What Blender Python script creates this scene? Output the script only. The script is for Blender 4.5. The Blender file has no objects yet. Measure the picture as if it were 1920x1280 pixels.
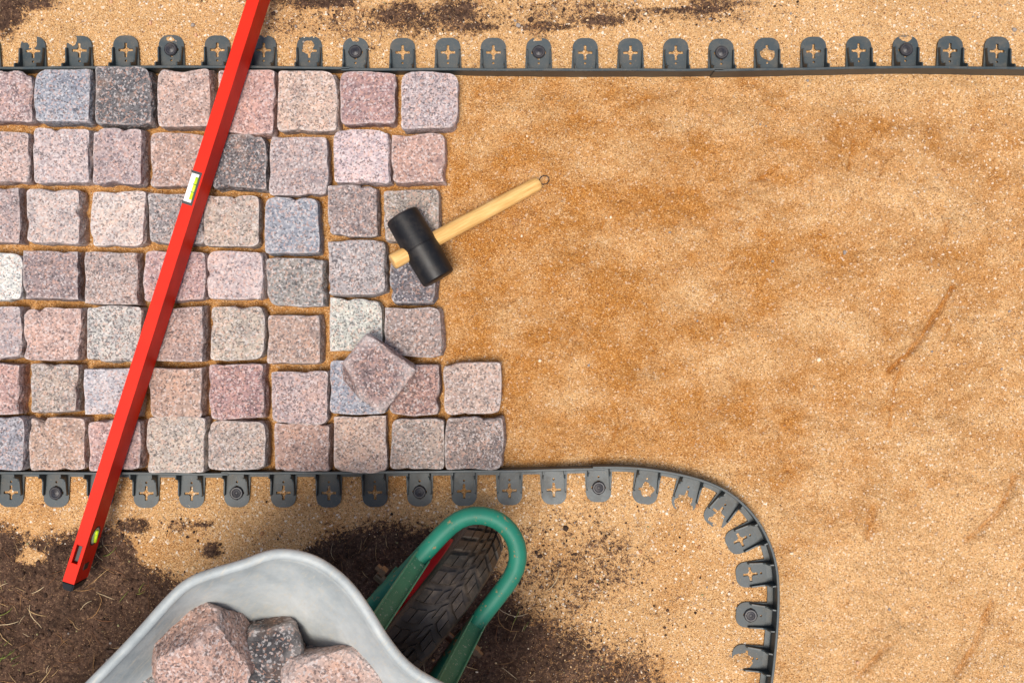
import bpy, bmesh, math, random
import numpy as np
from mathutils import Vector, Matrix, noise as mn

# ------------------------------------------------------------------ camera, sky, sun, exposure
H = 1.95                       # camera height over the sand bed; 1 px of the 1920 px photo = 1 mm on the sand
scene = bpy.context.scene
col = scene.collection
cam = bpy.data.objects.new('camera', bpy.data.cameras.new('camera'))
col.objects.link(cam)
cam.location = (0, 0, H)
cam.rotation_euler = (0, 0, 0)
cam.data.sensor_width = 36
cam.data.lens = 36 * H / 1.92
cam.data.clip_start = 0.05
cam.data.clip_end = 500
scene.camera = cam

SUN_EL, SUN_AZ = math.radians(79), math.atan2(-1.0, -0.30)      # direction towards the sun
world = bpy.data.worlds.new('World'); scene.world = world
world.use_nodes = True
wn = world.node_tree
sky = wn.nodes.new('ShaderNodeTexSky'); sky.sky_type = 'NISHITA'; sky.sun_disc = False
sky.sun_elevation = SUN_EL
sky.sun_rotation = math.pi / 2 - SUN_AZ
sky.dust_density = 4.0; sky.air_density = 1.0; sky.ozone_density = 0.6
wn.nodes['Background'].inputs['Strength'].default_value = 0.10
wn.links.new(sky.outputs[0], wn.nodes['Background'].inputs[0])
sl = bpy.data.lights.new('sun', 'SUN'); sl.energy = 2.6; sl.angle = math.radians(17); sl.color = (1, 0.94, 0.86)
so = bpy.data.objects.new('sun', sl); col.objects.link(so)
sd = Vector((math.cos(SUN_EL) * math.cos(SUN_AZ), math.cos(SUN_EL) * math.sin(SUN_AZ), math.sin(SUN_EL)))
so.rotation_euler = sd.to_track_quat('Z', 'Y').to_euler()
so.location = (0, -1, 4)
vs = scene.view_settings
vs.view_transform = 'Standard'; vs.look = 'None'; vs.exposure = 0.45; vs.gamma = 1; vs.use_curve_mapping = False
scene.cycles.use_denoising = True
scene.cycles.denoiser = 'OPENIMAGEDENOISE'
scene.cycles.max_bounces = 6

# ------------------------------------------------------------------ helpers
def P(px, py, z=0.0):
    k = (H - z) / H
    return Vector(((px - 960) / 1000 * k, (640 - py) / 1000 * k, z))

def lin(r, g, b, k=1.0):
    f = lambda c: ((c / 255 + 0.055) / 1.055) ** 2.4 if c > 10 else c / 255 / 12.92
    return (f(r) * k, f(g) * k, f(b) * k, 1.0)

def tag(o, label=None, cat=None, group=None, kind=None):
    if label: o['label'] = label
    if cat: o['category'] = cat
    if group: o['group'] = group
    if kind: o['kind'] = kind
    return o

def obj(name, me, mat=None, parent=None):
    if isinstance(me, bmesh.types.BMesh):
        bm = me; me = bpy.data.meshes.new(name); bm.to_mesh(me); bm.free()
    if mat and not me.materials: me.materials.append(mat)
    o = bpy.data.objects.new(name, me); col.objects.link(o)
    if parent: o.parent = parent
    return o

def empty(name, loc=(0, 0, 0), rz=0):
    o = bpy.data.objects.new(name, None); col.objects.link(o)
    o.location = loc; o.rotation_euler = (0, 0, rz); o.empty_display_size = 0.05
    return o

def pyd(name, v, f, smooth=False):
    me = bpy.data.meshes.new(name); me.from_pydata([tuple(p) for p in v], [], f); me.update()
    if smooth: me.polygons.foreach_set('use_smooth', [True] * len(me.polygons))
    return me

def add_box(bm, lo, hi, M=None):
    vs_ = [bm.verts.new((x, y, z)) for x in (lo[0], hi[0]) for y in (lo[1], hi[1]) for z in (lo[2], hi[2])]
    for q in ((0, 1, 3, 2), (4, 6, 7, 5), (0, 4, 5, 1), (2, 3, 7, 6), (0, 2, 6, 4), (1, 5, 7, 3)):
        bm.faces.new([vs_[i] for i in q])
    if M is not None:
        for v in vs_: v.co = M @ v.co
    return vs_

def sweep(pts, radius, n=12, closed=False, cap=True):
    """tube along points; radius a number or a list"""
    pts = [Vector(p) for p in pts]; m = len(pts)
    rad = radius if isinstance(radius, (list, tuple)) else [radius] * m
    v, f = [], []
    up = Vector((0, 0, 1))
    for i, p in enumerate(pts):
        a = pts[i - 1] if (i or closed) else p; b = pts[(i + 1) % m] if (i < m - 1 or closed) else p
        t = (b - a).normalized()
        u = up if abs(t.dot(up)) < 0.95 else Vector((1, 0, 0))
        s = t.cross(u).normalized(); w = s.cross(t).normalized()
        for k in range(n):
            an = 2 * math.pi * k / n
            v.append(p + (s * math.cos(an) + w * math.sin(an)) * rad[i])
    for i in range(m if closed else m - 1):
        for k in range(n):
            j = (i + 1) % m
            f.append((i * n + k, i * n + (k + 1) % n, j * n + (k + 1) % n, j * n + k))
    if cap and not closed:
        f.append(tuple(range(n))[::-1]); f.append(tuple(range((m - 1) * n, m * n)))
    return v, f

def lathe(profile, n=32):
    """profile (r, z) revolved about Z"""
    v, f = [], []
    for r, z in profile:
        for k in range(n):
            a = 2 * math.pi * k / n; v.append((r * math.cos(a), r * math.sin(a), z))
    for i in range(len(profile) - 1):
        for k in range(n):
            f.append((i * n + k, i * n + (k + 1) % n, (i + 1) * n + (k + 1) % n, (i + 1) * n + k))
    f.append(tuple(range(n))[::-1]); f.append(tuple(range((len(profile) - 1) * n, len(profile) * n)))
    return v, f

# numpy value noise
def _hash(ix, iy, s):
    h = (ix.astype(np.int64) * 374761393 + iy.astype(np.int64) * 668265263 + s * 974634777) & 0xFFFFFFFF
    h = ((h ^ (h >> 13)) * 1274126177) & 0xFFFFFFFF
    h = h ^ (h >> 16)
    return (h & 0xFFFF) / 65535.0
def vnoise(x, y, s=0):
    ix, iy = np.floor(x), np.floor(y); fx, fy = x - ix, y - iy
    fx = fx * fx * (3 - 2 * fx); fy = fy * fy * (3 - 2 * fy)
    a, b = _hash(ix, iy, s), _hash(ix + 1, iy, s); c, d = _hash(ix, iy + 1, s), _hash(ix + 1, iy + 1, s)
    return (a + (b - a) * fx) * (1 - fy) + (c + (d - c) * fx) * fy
def fbm(x, y, s=0, o=4):
    t, a, w = 0, 0.5, 0
    for i in range(o):
        t = t + a * vnoise(x * 2 ** i + 17.3 * i, y * 2 ** i - 9.1 * i, s + i); w += a; a *= 0.5
    return t / w
def sstep(a, b, x):
    t = np.clip((x - a) / (b - a), 0, 1); return t * t * (3 - 2 * t)

# ------------------------------------------------------------------ materials
class NT:
    def __init__(self, name):
        self.m = bpy.data.materials.new(name); self.m.use_nodes = True
        self.t = self.m.node_tree; self.b = self.t.nodes['Principled BSDF']
    def n(self, typ, ins=None, **kw):
        nd = self.t.nodes.new('ShaderNode' + typ)
        for k, v in kw.items(): setattr(nd, k, v)
        for k, v in (ins or {}).items(): self.set(nd.inputs[k], v)
        return nd
    def set(self, sock, v):
        if isinstance(v, bpy.types.NodeSocket): self.t.links.new(v, sock)
        else: sock.default_value = v
    def coord(self, which='Object'): return self.n('TexCoord').outputs[which]
    def noise(self, vec, scale, detail=4, rough=0.55): return self.n('TexNoise', {'Vector': vec, 'Scale': scale, 'Detail': detail, 'Roughness': rough}).outputs['Fac']
    def voro(self, vec, scale, out='Color', feature='F1'): return self.n('TexVoronoi', {'Vector': vec, 'Scale': scale}, feature=feature).outputs[out]
    def ramp(self, fac, stops, interp='LINEAR'):
        r = self.n('ValToRGB', {'Fac': fac}); r.color_ramp.interpolation = interp
        e = r.color_ramp.elements
        while len(e) < len(stops): e.new(0.5)
        for el, (p, c) in zip(e, stops):
            el.position = p; el.color = c if isinstance(c, tuple) else (c, c, c, 1)
        return r.outputs['Color']
    def mix(self, fac, a, b, mode='MIX'):
        n = self.n('Mix', data_type='RGBA', blend_type=mode)
        self.set(n.inputs['Factor'], fac); self.set(n.inputs['A'], a); self.set(n.inputs['B'], b)
        return n.outputs['Result']
    def math(self, op, a, b=0.0, clamp=False):
        n = self.n('Math', operation=op, use_clamp=clamp); self.set(n.inputs[0], a); self.set(n.inputs[1], b); return n.outputs[0]
    def sep(self, c):
        return self.n('SeparateColor', {'Color': c})
    def bump(self, h, strength=0.5, dist=0.002, normal=None):
        b = self.n('Bump', {'Height': h, 'Strength': strength, 'Distance': dist})
        if normal: self.set(b.inputs['Normal'], normal)
        return b.outputs['Normal']
    def done(self, color=None, rough=0.6, normal=None, metal=0.0, spec=0.5, **kw):
        if color is not None: self.set(self.b.inputs['Base Color'], color)
        self.set(self.b.inputs['Roughness'], rough); self.set(self.b.inputs['Metallic'], metal)
        self.set(self.b.inputs['Specular IOR Level'], spec)
        if normal: self.set(self.b.inputs['Normal'], normal)
        for k, v in kw.items(): self.set(self.b.inputs[k.replace('_', ' ')], v)
        return self.m

def mat_ground():
    m = NT('sand_and_soil'); co = m.coord()
    at = m.n('Attribute', attribute_name='mask'); s = m.sep(at.outputs['Color'])
    soil, damp, grit = s.outputs[0], s.outputs[1], s.outputs[2]
    g = m.sep(m.voro(co, 640)); gr, gr2 = g.outputs[0], g.outputs[1]
    dry = m.ramp(gr, [(0.0, lin(112, 76, 48)), (0.14, lin(190, 147, 98)), (0.45, lin(210, 166, 113)), (0.86, lin(219, 180, 129)), (0.96, lin(230, 202, 162)), (1.0, lin(240, 224, 200))])
    wet = m.ramp(gr, [(0.0, lin(112, 70, 34)), (0.15, lin(158, 102, 46)), (0.6, lin(184, 126, 60)), (0.92, lin(200, 146, 80)), (1.0, lin(222, 186, 138))])
    fine = m.noise(co, 260, 3, 0.7)
    dfac = m.math('ADD', damp, m.math('MULTIPLY', m.math('SUBTRACT', m.noise(co, 90, 5, 0.75), 0.5), 0.9), True)
    c = m.mix(dfac, dry, wet)
    tint = m.ramp(m.noise(co, 9, 4, 0.6), [(0.3, (0.90, 0.86, 0.82, 1)), (0.7, (1.06, 1.04, 1.04, 1))])
    c = m.mix(1.0, c, tint, 'MULTIPLY')
    c = m.mix(1.0, c, m.ramp(fine, [(0.3, 0.80), (0.62, 1.1)]), 'MULTIPLY')
    # coarse coloured grains
    v2 = m.sep(m.voro(co, 300)); pick = v2.outputs[2]
    c = m.mix(m.math('MULTIPLY', m.math('GREATER_THAN', pick, 0.955), m.math('ADD', grit, 0.25, True)), c, m.ramp(v2.outputs[0], [(0, lin(120, 84, 60)), (0.4, lin(225, 200, 170)), (1, lin(238, 226, 208))]))
    soilc = m.ramp(m.noise(co, 150, 6, 0.75), [(0.28, lin(40, 29, 23)), (0.48, lin(80, 59, 47)), (0.62, lin(112, 86, 68)), (0.8, lin(160, 130, 102))])
    soilc = m.mix(m.math('MULTIPLY', m.math('GREATER_THAN', gr2, 0.975), 0.5), soilc, lin(196, 160, 118))
    soilc = m.mix(1.0, soilc, m.ramp(m.noise(co, 14, 4, 0.6), [(0.3, 0.55), (0.7, 1.3)]), 'MULTIPLY')
    br = m.math('ADD', m.math('MULTIPLY', m.math('SUBTRACT', m.noise(co, 120, 4, 0.8), 0.5), 1.7), m.math('MULTIPLY', m.math('SUBTRACT', gr, 0.5), 0.35))
    sf = m.ramp(m.math('ADD', soil, m.math('MULTIPLY', br, m.math('MULTIPLY', m.math('GREATER_THAN', soil, 0.04), 1.0))), [(0.42, 0.0), (0.58, 1.0)])
    c = m.mix(sf, c, soilc)
    hgt = m.math('ADD', m.math('MULTIPLY', m.voro(co, 420, 'Distance'), -0.6), m.math('MULTIPLY', m.noise(co, 330, 4, 0.7), 1.0))
    nb = m.bump(hgt, 0.95, 0.003)
    nb = m.bump(m.noise(co, 70, 5, 0.65), 0.5, 0.005, nb)
    return m.done(c, 0.92, nb, spec=0.2)

def mat_granite(name='granite', scale=1.0):
    m = NT(name)
    oi = m.n('ObjectInfo'); tint = oi.outputs['Color']; rnd = oi.outputs['Random']
    off = m.n('CombineXYZ', {'X': m.math('MULTIPLY', rnd, 37.0), 'Y': m.math('MULTIPLY', rnd, 91.0), 'Z': m.math('MULTIPLY', rnd, 53.0)}).outputs[0]
    co = m.n('VectorMath', {0: m.coord(), 1: off}, operation='ADD').outputs[0]
    wob = m.n('VectorMath', {0: co, 1: m.n('VectorMath', {0: m.n('TexNoise', {'Vector': co, 'Scale': 220 * scale, 'Detail': 2}).outputs['Color'], 1: (0.004, 0.004, 0.004)}, operation='MULTIPLY').outputs[0]}, operation='ADD').outputs[0]
    c = m.mix(1.0, tint, m.ramp(m.noise(co, 32 * scale, 5, 0.6), [(0.25, (0.70, 0.70, 0.75, 1)), (0.5, (1, 1, 1, 1)), (0.75, (1.24, 1.13, 1.06, 1))]), 'MULTIPLY')
    g = m.sep(m.voro(wob, 310 * scale)); g2 = m.sep(m.voro(wob, 400 * scale))
    c = m.mix(1.0, c, m.ramp(g.outputs[0], [(0.0, (0.58, 0.58, 0.60, 1)), (0.3, (0.92, 0.91, 0.90, 1)), (0.65, (1.06, 1.04, 1.02, 1)), (1.0, (1.28, 1.24, 1.2, 1))]), 'MULTIPLY')
    c = m.mix(m.math('MULTIPLY', m.math('GREATER_THAN', g.outputs[1], 0.80), 0.34), c, lin(222, 172, 148))        # feldspar
    c = m.mix(m.math('MULTIPLY', m.math('GREATER_THAN', g.outputs[2], 0.82), 0.33), c, lin(236, 230, 228))        # quartz
    dens = m.math('ADD', m.math('MULTIPLY', m.math('SUBTRACT', m.noise(co, 60 * scale, 4, 0.7), 0.5), 0.8), m.math('MULTIPLY', oi.outputs['Alpha'], 0.36))
    c = m.mix(m.math('MULTIPLY', m.math('LESS_THAN', g2.outputs[0], dens), 0.62), c, lin(58, 52, 54))               # mica
    stain = m.ramp(m.noise(co, 16 * scale, 3, 0.6), [(0.60, 0.0), (0.78, 0.35)])
    c = m.mix(stain, c, lin(176, 134, 104))
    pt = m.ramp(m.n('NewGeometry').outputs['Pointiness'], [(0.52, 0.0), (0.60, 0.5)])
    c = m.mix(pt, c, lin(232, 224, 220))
    h = m.math('ADD', m.noise(co, 240 * scale, 5, 0.75), m.math('MULTIPLY', m.noise(co, 70 * scale, 4, 0.6), 1.2))
    return m.done(c, 0.72, m.bump(h, 0.9, 0.003), spec=0.3)

def mat_plastic(name, c, rough=0.42, dusty=0.5):
    m = NT(name); co = m.n('NewGeometry').outputs['Position']
    d = m.ramp(m.noise(co, 38, 5, 0.7), [(0.45, 0.0), (0.75, dusty)])
    sp = m.ramp(m.noise(co, 420, 3, 0.7), [(0.62, 0.0), (0.72, dusty)])
    cc = m.mix(m.math('MULTIPLY', d, 0.22), c, lin(176, 150, 116))
    cc = m.mix(m.math('MULTIPLY', sp, 0.5), cc, lin(190, 160, 120))
    r = m.math('ADD', rough, m.math('MULTIPLY', d, 0.25))
    return m.done(cc, r, m.bump(m.noise(co, 300, 3), 0.08, 0.001), spec=0.5)

def mat_paint(name, c, chip, chipc, rough=0.35, scale=60, spec=0.5):
    m = NT(name); co = m.coord()
    k = m.ramp(m.noise(co, scale, 6, 0.75), [(chip, 0.0), (chip + 0.03, 1.0)])
    v = m.mix(1.0, c, m.ramp(m.noise(co, 18, 4), [(0.3, 0.82), (0.7, 1.12)]), 'MULTIPLY')
    cc = m.mix(k, v, chipc)
    return m.done(cc, m.math('ADD', rough, m.math('MULTIPLY', k, 0.4)), m.bump(m.noise(co, 160, 4), 0.12, 0.001), spec=spec)

def mat_galv():
    m = NT('galvanised_steel'); co = m.coord()
    n1 = m.noise(co, 7, 5, 0.65)
    c = m.ramp(n1, [(0.3, lin(132, 140, 142)), (0.5, lin(164, 170, 170)), (0.7, lin(190, 193, 190))])
    sc = m.n('Mapping', {'Vector': co, 'Scale': (9, 90, 30), 'Rotation': (0, 0, 0.6)}).outputs[0]
    c = m.mix(m.ramp(m.noise(sc, 3, 5, 0.7), [(0.52, 0.0), (0.72, 0.6)]), c, lin(190, 180, 160))
    c = m.mix(m.ramp(m.noise(co, 55, 6, 0.8), [(0.66, 0.0), (0.72, 0.6)]), c, lin(120, 112, 104))
    return m.done(c, m.ramp(m.noise(co, 20, 5, 0.7), [(0.3, 0.58), (0.7, 0.75)]), m.bump(m.noise(co, 11, 5, 0.6), 0.35, 0.012), metal=0.15, spec=0.5)

def mat_wood():
    m = NT('varnished_wood'); co = m.coord()
    st = m.n('Mapping', {'Vector': co, 'Scale': (6, 70, 70)}).outputs[0]
    c = m.ramp(m.noise(st, 4, 5, 0.6), [(0.3, lin(196, 148, 82)), (0.55, lin(220, 176, 108)), (0.75, lin(232, 194, 130))])
    c = m.mix(m.ramp(m.noise(co, 220, 3, 0.7), [(0.66, 0), (0.72, 0.4)]), c, lin(150, 104, 54))
    return m.done(c, 0.42, spec=0.4)

def mat_rubber(name='black_rubber', base=(12, 12, 15), dust=0.22):
    m = NT(name); co = m.coord()
    d = m.ramp(m.noise(co, 40, 6, 0.75), [(0.48, 0.0), (0.8, dust)])
    c = m.mix(d, lin(*base), lin(104, 92, 80))
    return m.done(c, m.math('ADD', 0.48, m.math('MULTIPLY', d, 0.5)), m.bump(m.noise(co, 240, 4), 0.15, 0.001), spec=0.4)

def mat_simple(name, c, rough=0.5, **kw):
    m = NT(name); co = m.coord()
    cc = m.mix(1.0, c, m.ramp(m.noise(co, 90, 4, 0.7), [(0.3, 0.82), (0.7, 1.1)]), 'MULTIPLY')
    return m.done(cc, rough, **kw)

def mat_vcol(name, rough=0.8):
    m = NT(name); at = m.n('Attribute', attribute_name='tone')
    c = m.mix(1.0, at.outputs['Color'], m.ramp(m.noise(m.coord(), 600, 3), [(0.3, 0.8), (0.7, 1.15)]), 'MULTIPLY')
    return m.done(c, rough, spec=0.25)

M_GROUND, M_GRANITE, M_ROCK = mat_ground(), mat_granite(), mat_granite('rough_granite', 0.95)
M_EDGE = mat_plastic('green_black_plastic', lin(42, 55, 60), 0.46, 0.6)
M_STAKE = mat_plastic('stake_plastic', lin(40, 40, 46), 0.45, 0.35)
M_RED = mat_paint('red_paint', lin(214, 33, 8), 0.75, lin(220, 150, 120), 0.5, 120, 0.15)
M_GREEN = mat_paint('green_paint', lin(28, 110, 90), 0.60, lin(132, 116, 84), 0.55, 55, 0.35)
M_STRUT = mat_paint('worn_green_paint', lin(62, 122, 92), 0.60, lin(168, 176, 160), 0.55, 170)
M_RIM = mat_paint('rim_red_paint', lin(190, 22, 30), 0.74, lin(90, 50, 40), 0.4, 60)
M_GALV, M_WOOD, M_RUBBER = mat_galv(), mat_wood(), mat_rubber()
M_TYRE = mat_rubber('tyre_rubber', (50, 44, 40), 0.7)
M_BLACK = mat_simple('black_plastic', lin(26, 27, 29), 0.45)
M_WHITE = mat_simple('white_plastic', lin(236, 238, 236), 0.3)
M_LIME = mat_simple('vial_fluid', lin(206, 236, 40), 0.12)
M_STEEL = mat_simple('dull_steel', lin(120, 104, 88), 0.45, metal=0.7)
M_GRIT, M_LITTER = mat_vcol('loose_grains'), mat_vcol('dry_litter')

# ------------------------------------------------------------------ ground: one sheet, dense in the middle, reaching the horizon
def soil_mask(X, Y):
    """X, Y in photo pixels of the sand plane"""
    n = (fbm(X / 60, Y / 60, 3, 5) - 0.5) * 90
    xb = [-400, 0, 60, 130, 200, 248, 262, 330, 420, 500, 560, 590, 640, 740, 800, 880, 940, 990, 1040, 1120, 1200, 1245, 1262, 1400]
    yb = [980, 992, 1010, 1003, 988, 1000, 1058, 1092, 1078, 1066, 1050, 1022, 998, 985, 992, 1010, 1075, 1120, 1140, 1170, 1195, 1250, 1420, 2400]
    d = Y - np.interp(X, xb, yb) + n * 0.45
    soft = np.interp(X, [700, 950, 1150], [30, 50, 75])
    m = 0.5 + d / (2 * soft)
    m = np.clip(m, 0, 1) * np.interp(X, [880, 1000, 1230], [1.0, 0.78, 0.62])
    def blob(cx, cy, rx, ry, s):
        q = np.sqrt(((X - cx) / rx) ** 2 + ((Y - cy) / ry) ** 2) + n / 70
        return s * np.clip(1.5 - q, 0, 1)
    for a in ((-5, 15, 60, 62, 1), (60, 4, 62, 18, .8), (-60, -40, 120, 80, 1), (600, 2, 78, 17, .8), (560, -25, 200, 30, .9), (780, 42, 62, 20, .62),
              (895, 52, 80, 14, .68), (870, 20, 60, 26, .55), (1030, 52, 130, 9, .62), (1240, 22, 130, 11, .62), (1380, 8, 110, 9, .6), (1000, -40, 500, 34, .8),
              (700, 90, 22, 12, .4), (250, 985, 42, 14, .7), (340, 985, 30, 12, .5), (395, 1030, 24, 17, .95), (385, 982, 20, 7, .8), (610, 980, 20, 10, .4),  # third patch on this line is a small shadow painted in soil colour
              (1110, 1010, 26, 12, .42), (1170, 1040, 22, 14, .4), (1130, 1090, 40, 24, .45), (60, 1045, 30, 14, -.8), (690, 995, 60, 20, .6), (800, 40, 330, 40, .46), (1150, 26, 350, 28, .46), (620, 55, 130, 40, .32), (860, 30, 60, 30, .75), (740, 30, 50, 26, .7), (1120, 40, 90, 12, .7), (1330, 18, 60, 10, .7), (1700, 5, 120, 18, .2), (1110, 1060, 150, 100, .45), (1250, 1130, 70, 60, .3), (1180, 990, 50, 30, .3), (330, 990, 120, 30, .3)):
        b = blob(*a); m = np.maximum(m, b) if a[4] > 0 else m + b
    return np.clip(m, 0, 1)

TOPW = ([-700, 0, 300, 500, 660, 900, 1280, 1360, 1580, 1700, 1920, 2500], [131, 128, 125, 126, 128, 128, 129, 127, 123, 121, 124, 128])
BOTW = ([-700, 0, 300, 640, 760, 1000, 1130], [885, 886, 888, 889, 887, 884, 881])
CURVE = [(1130, 880), (1200, 882), (1250, 889), (1290, 897), (1320, 905), (1359, 921), (1390, 944), (1414, 967), (1430, 991), (1445, 1022), (1456, 1056), (1460, 1095),
         (1461, 1142), (1457, 1184), (1454, 1220), (1450, 1255), (1447, 1285), (1440, 1340), (1430, 1420), (1425, 1520)]

def damp_mask(X, Y):
    n = fbm(X / 130, Y / 75, 21, 5); n2 = fbm(X / 45, Y / 30, 31, 4)
    wx = np.interp(X, [780, 900, 1200, 1450, 1750, 1950], [0.5, 0.62, 0.57, 0.44, 0.31, 0.2])
    wy = np.interp(Y, [135, 190, 300, 800, 900, 980, 1300], [-.3, -0.12, 0.06, 0.10, -.05, -0.2, -0.25])
    d = wx + wy + (n - 0.5) * 1.2 + (n2 - 0.5) * 1.0 + (fbm(X / 16, Y / 12, 37, 3) - 0.5) * 0.5
    for pts, w, dep in GROOVES:
        lo, hi = pts.min(0) - 25, pts.max(0) + 25
        idx = np.where((X > lo[0]) & (X < hi[0]) & (Y > lo[1]) & (Y < hi[1]))
        if not len(idx[0]): continue
        x, y = X[idx], Y[idx]; dm = np.full(x.shape, 1e9)
        for a, b in zip(pts[:-1], pts[1:]):
            ab = b - a; t = np.clip(((x - a[0]) * ab[0] + (y - a[1]) * ab[1]) / (ab @ ab), 0, 1)
            dm = np.minimum(dm, np.hypot(x - a[0] - t * ab[0], y - a[1] - t * ab[1]))
        d[idx] += (.12 + 90 * dep) * np.exp(-(dm / (w * 1.3)) ** 2)
    inside = sstep(126, 150, Y) * (1 - sstep(850, 960, Y) * (X < 1440))
    d = d * inside + 0.34 * sstep(.45, .7, fbm(X / 90, Y / 70, 141, 4)) * ((Y > 930) & (X < 1440))
    joint = (X < 850) & (Y > 138) & (Y < 880)
    d = np.where(joint, 0.62 + (n2 - .5) * .5, d)
    return np.clip(d, 0, 1)

rng = random.Random(5)
GROOVES = []   # px polyline, width px, depth m
def groove(pts, w, d): GROOVES.append((np.array(pts, float), w, d))
groove([(1786, 538), (1765, 572), (1745, 604), (1728, 632), (1700, 664), (1668, 694)], 4, .006)
groove([(1690, 690), (1676, 735), (1668, 800)], 3, .003)
groove([(1902, 895), (1885, 935), (1872, 958), (1845, 985), (1812, 1012)], 5, .005)
groove([(1860, 1128), (1848, 1168), (1832, 1205), (1812, 1240), (1796, 1262)], 6, .006)
groove([(1680, 1195), (1640, 1232), (1608, 1270)], 4, .004)
groove([(1636, 952), (1630, 975), (1628, 1005)], 7, .005)
groove([(1458, 312), (1436, 330), (1405, 340)], 4, .003)
groove([(1600, 265), (1594, 300), (1590, 318)], 3, .003)
groove([(1772, 420), (1768, 450)], 3, .003)
groove([(836, 556), (862, 553), (880, 554)], 4, .003)
for cx, cy, a, cnt, ln in ((1575, 450, -60, 7, 20), (1545, 480, -60, 4, 14), (1700, 930, -80, 4, 22), (1870, 925, -60, 5, 14), (1888, 1180, -20, 6, 20), (1640, 310, -85, 4, 24), (1640, 1200, -40, 3, 60)):
    for i in range(cnt):
        ar = math.radians(a + rng.uniform(-6, 6)); px_, py_ = -math.sin(ar), math.cos(ar)
        ox, oy = cx + px_ * (i - cnt / 2) * 11, cy + py_ * (i - cnt / 2) * 11
        l = ln * rng.uniform(.6, 1.1) / 2
        groove([(ox - l * math.cos(ar), oy - l * math.sin(ar)), (ox + l * math.cos(ar), oy + l * math.sin(ar))], 3, .0013)
rg = random.Random(63)
for _ in range(70):
    gx_, gy_, ga, gl = rg.uniform(960, 1960), rg.uniform(160, 1300), rg.choice((-1.05, -1.2, -.7, .4)) + rg.uniform(-.3, .3), rg.uniform(5, 17)
    if gx_ < 1480 and gy_ > 850: continue
    groove([(gx_ - gl * math.cos(ga), gy_ - gl * math.sin(ga)), (gx_ + rg.uniform(-3, 3), gy_ + rg.uniform(-3, 3)), (gx_ + gl * math.cos(ga), gy_ + gl * math.sin(ga))], rg.uniform(1.8, 3.2), rg.uniform(.0012, .003))
BUMPS = [(55, 82, 20, 16, .0075), (136, 80, 14, 14, .0075), (490, 70, 20, 10, .006), (580, 94, 12, 13, .0085), (1438, 105, 18, 14, .008), (665, 80, 24, 9, .006), (322, 76, 26, 9, .005),
         (1212, 918, 15, 20, .009), (1280, 946, 24, 20, .010), (1336, 978, 22, 20, .008), (1384, 1236, 26, 18, .010), (1010, 76, 22, 7, .005), (1697, 76, 24, 9, .006),
         (1520, 660, 120, 40, .004), (1800, 640, 100, 60, .004), (1600, 850, 150, 40, .003)]

def height(X, Y, soil, damp):
    z = (fbm(X / 150, Y / 150, 41, 3) - 0.5) * 0.008 + (fbm(X / 26, Y / 26, 51, 3) - 0.5) * 0.0035 + (vnoise(X / 5, Y / 5, 61) - 0.5) * 0.0011
    bed = sstep(135, 160, Y) * (1 - sstep(840, 880, Y) * (X < 1440)) * sstep(820, 960, X)
    z = z + bed * ((fbm(X / 75, Y / 55, 71, 5) - 0.5) * 0.024)
    z = z + 0.010 * ((X < 945) & (Y > 140) & (Y < 884)) * (1 - sstep(815, 945, X))
    z = z + bed * sstep(.42, .62, fbm(X / 120, Y / 70, 131, 3)) * (fbm(X / 11, Y / 11, 133, 3) - 0.45) * 0.010
    uu = np.maximum(np.interp(X, *TOPW) - Y, np.where(X < 1180, Y - np.interp(X, *BOTW), 0))
    rim = sstep(38, 60, uu) * (1 - sstep(66, 110, uu)) * 0.0042 * sstep(.25, .8, fbm(X / 34, Y / 22, 111, 3))
    out = (Y < 126) | ((Y > 888) & (X < 1455))
    z = np.where(out, z * 0.55 + 0.002, z)
    z = z + rim
    sl_ = np.clip(soil * 1.6 - .4, 0, 1)
    tabs = ((Y > 60) & (Y < 130)) | ((Y > 880) & (Y < 950) & (X < 1260)) | ((X > 1250) & (X < 1470) & (Y > 880))
    z = z + np.where(tabs, 0, sl_ * (0.002 + (fbm(X / 22, Y / 22, 81, 5) - 0.35) * 0.024))
    for cx, cy, rx, ry, h in BUMPS:
        z = z + h * np.exp(-((X - cx) / rx) ** 2 - ((Y - cy) / ry) ** 2) * np.maximum(0, -0.2 + 2.4 * fbm(X / 17, Y / 17, 91, 4))
    for pts, w, dep in GROOVES:
        lo, hi = pts.min(0) - 30, pts.max(0) + 30
        idx = np.where((X > lo[0]) & (X < hi[0]) & (Y > lo[1]) & (Y < hi[1]))
        if not len(idx[0]): continue
        x, y = X[idx], Y[idx]; dm = np.full(x.shape, 1e9)
        for a, b in zip(pts[:-1], pts[1:]):
            ab = b - a; t = np.clip(((x - a[0]) * ab[0] + (y - a[1]) * ab[1]) / (ab @ ab), 0, 1)
            dm = np.minimum(dm, np.hypot(x - a[0] - t * ab[0], y - a[1] - t * ab[1]))
        z[idx] += -1.2 * dep * np.exp(-(dm / w) ** 2) + dep * 0.6 * np.exp(-((dm - 2.6 * w) / w) ** 2)
    far = np.maximum(np.abs(X - 960) - 1300, np.abs(Y - 640) - 900)
    return z * np.clip(1 - far / 4000, 0, 1)

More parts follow.
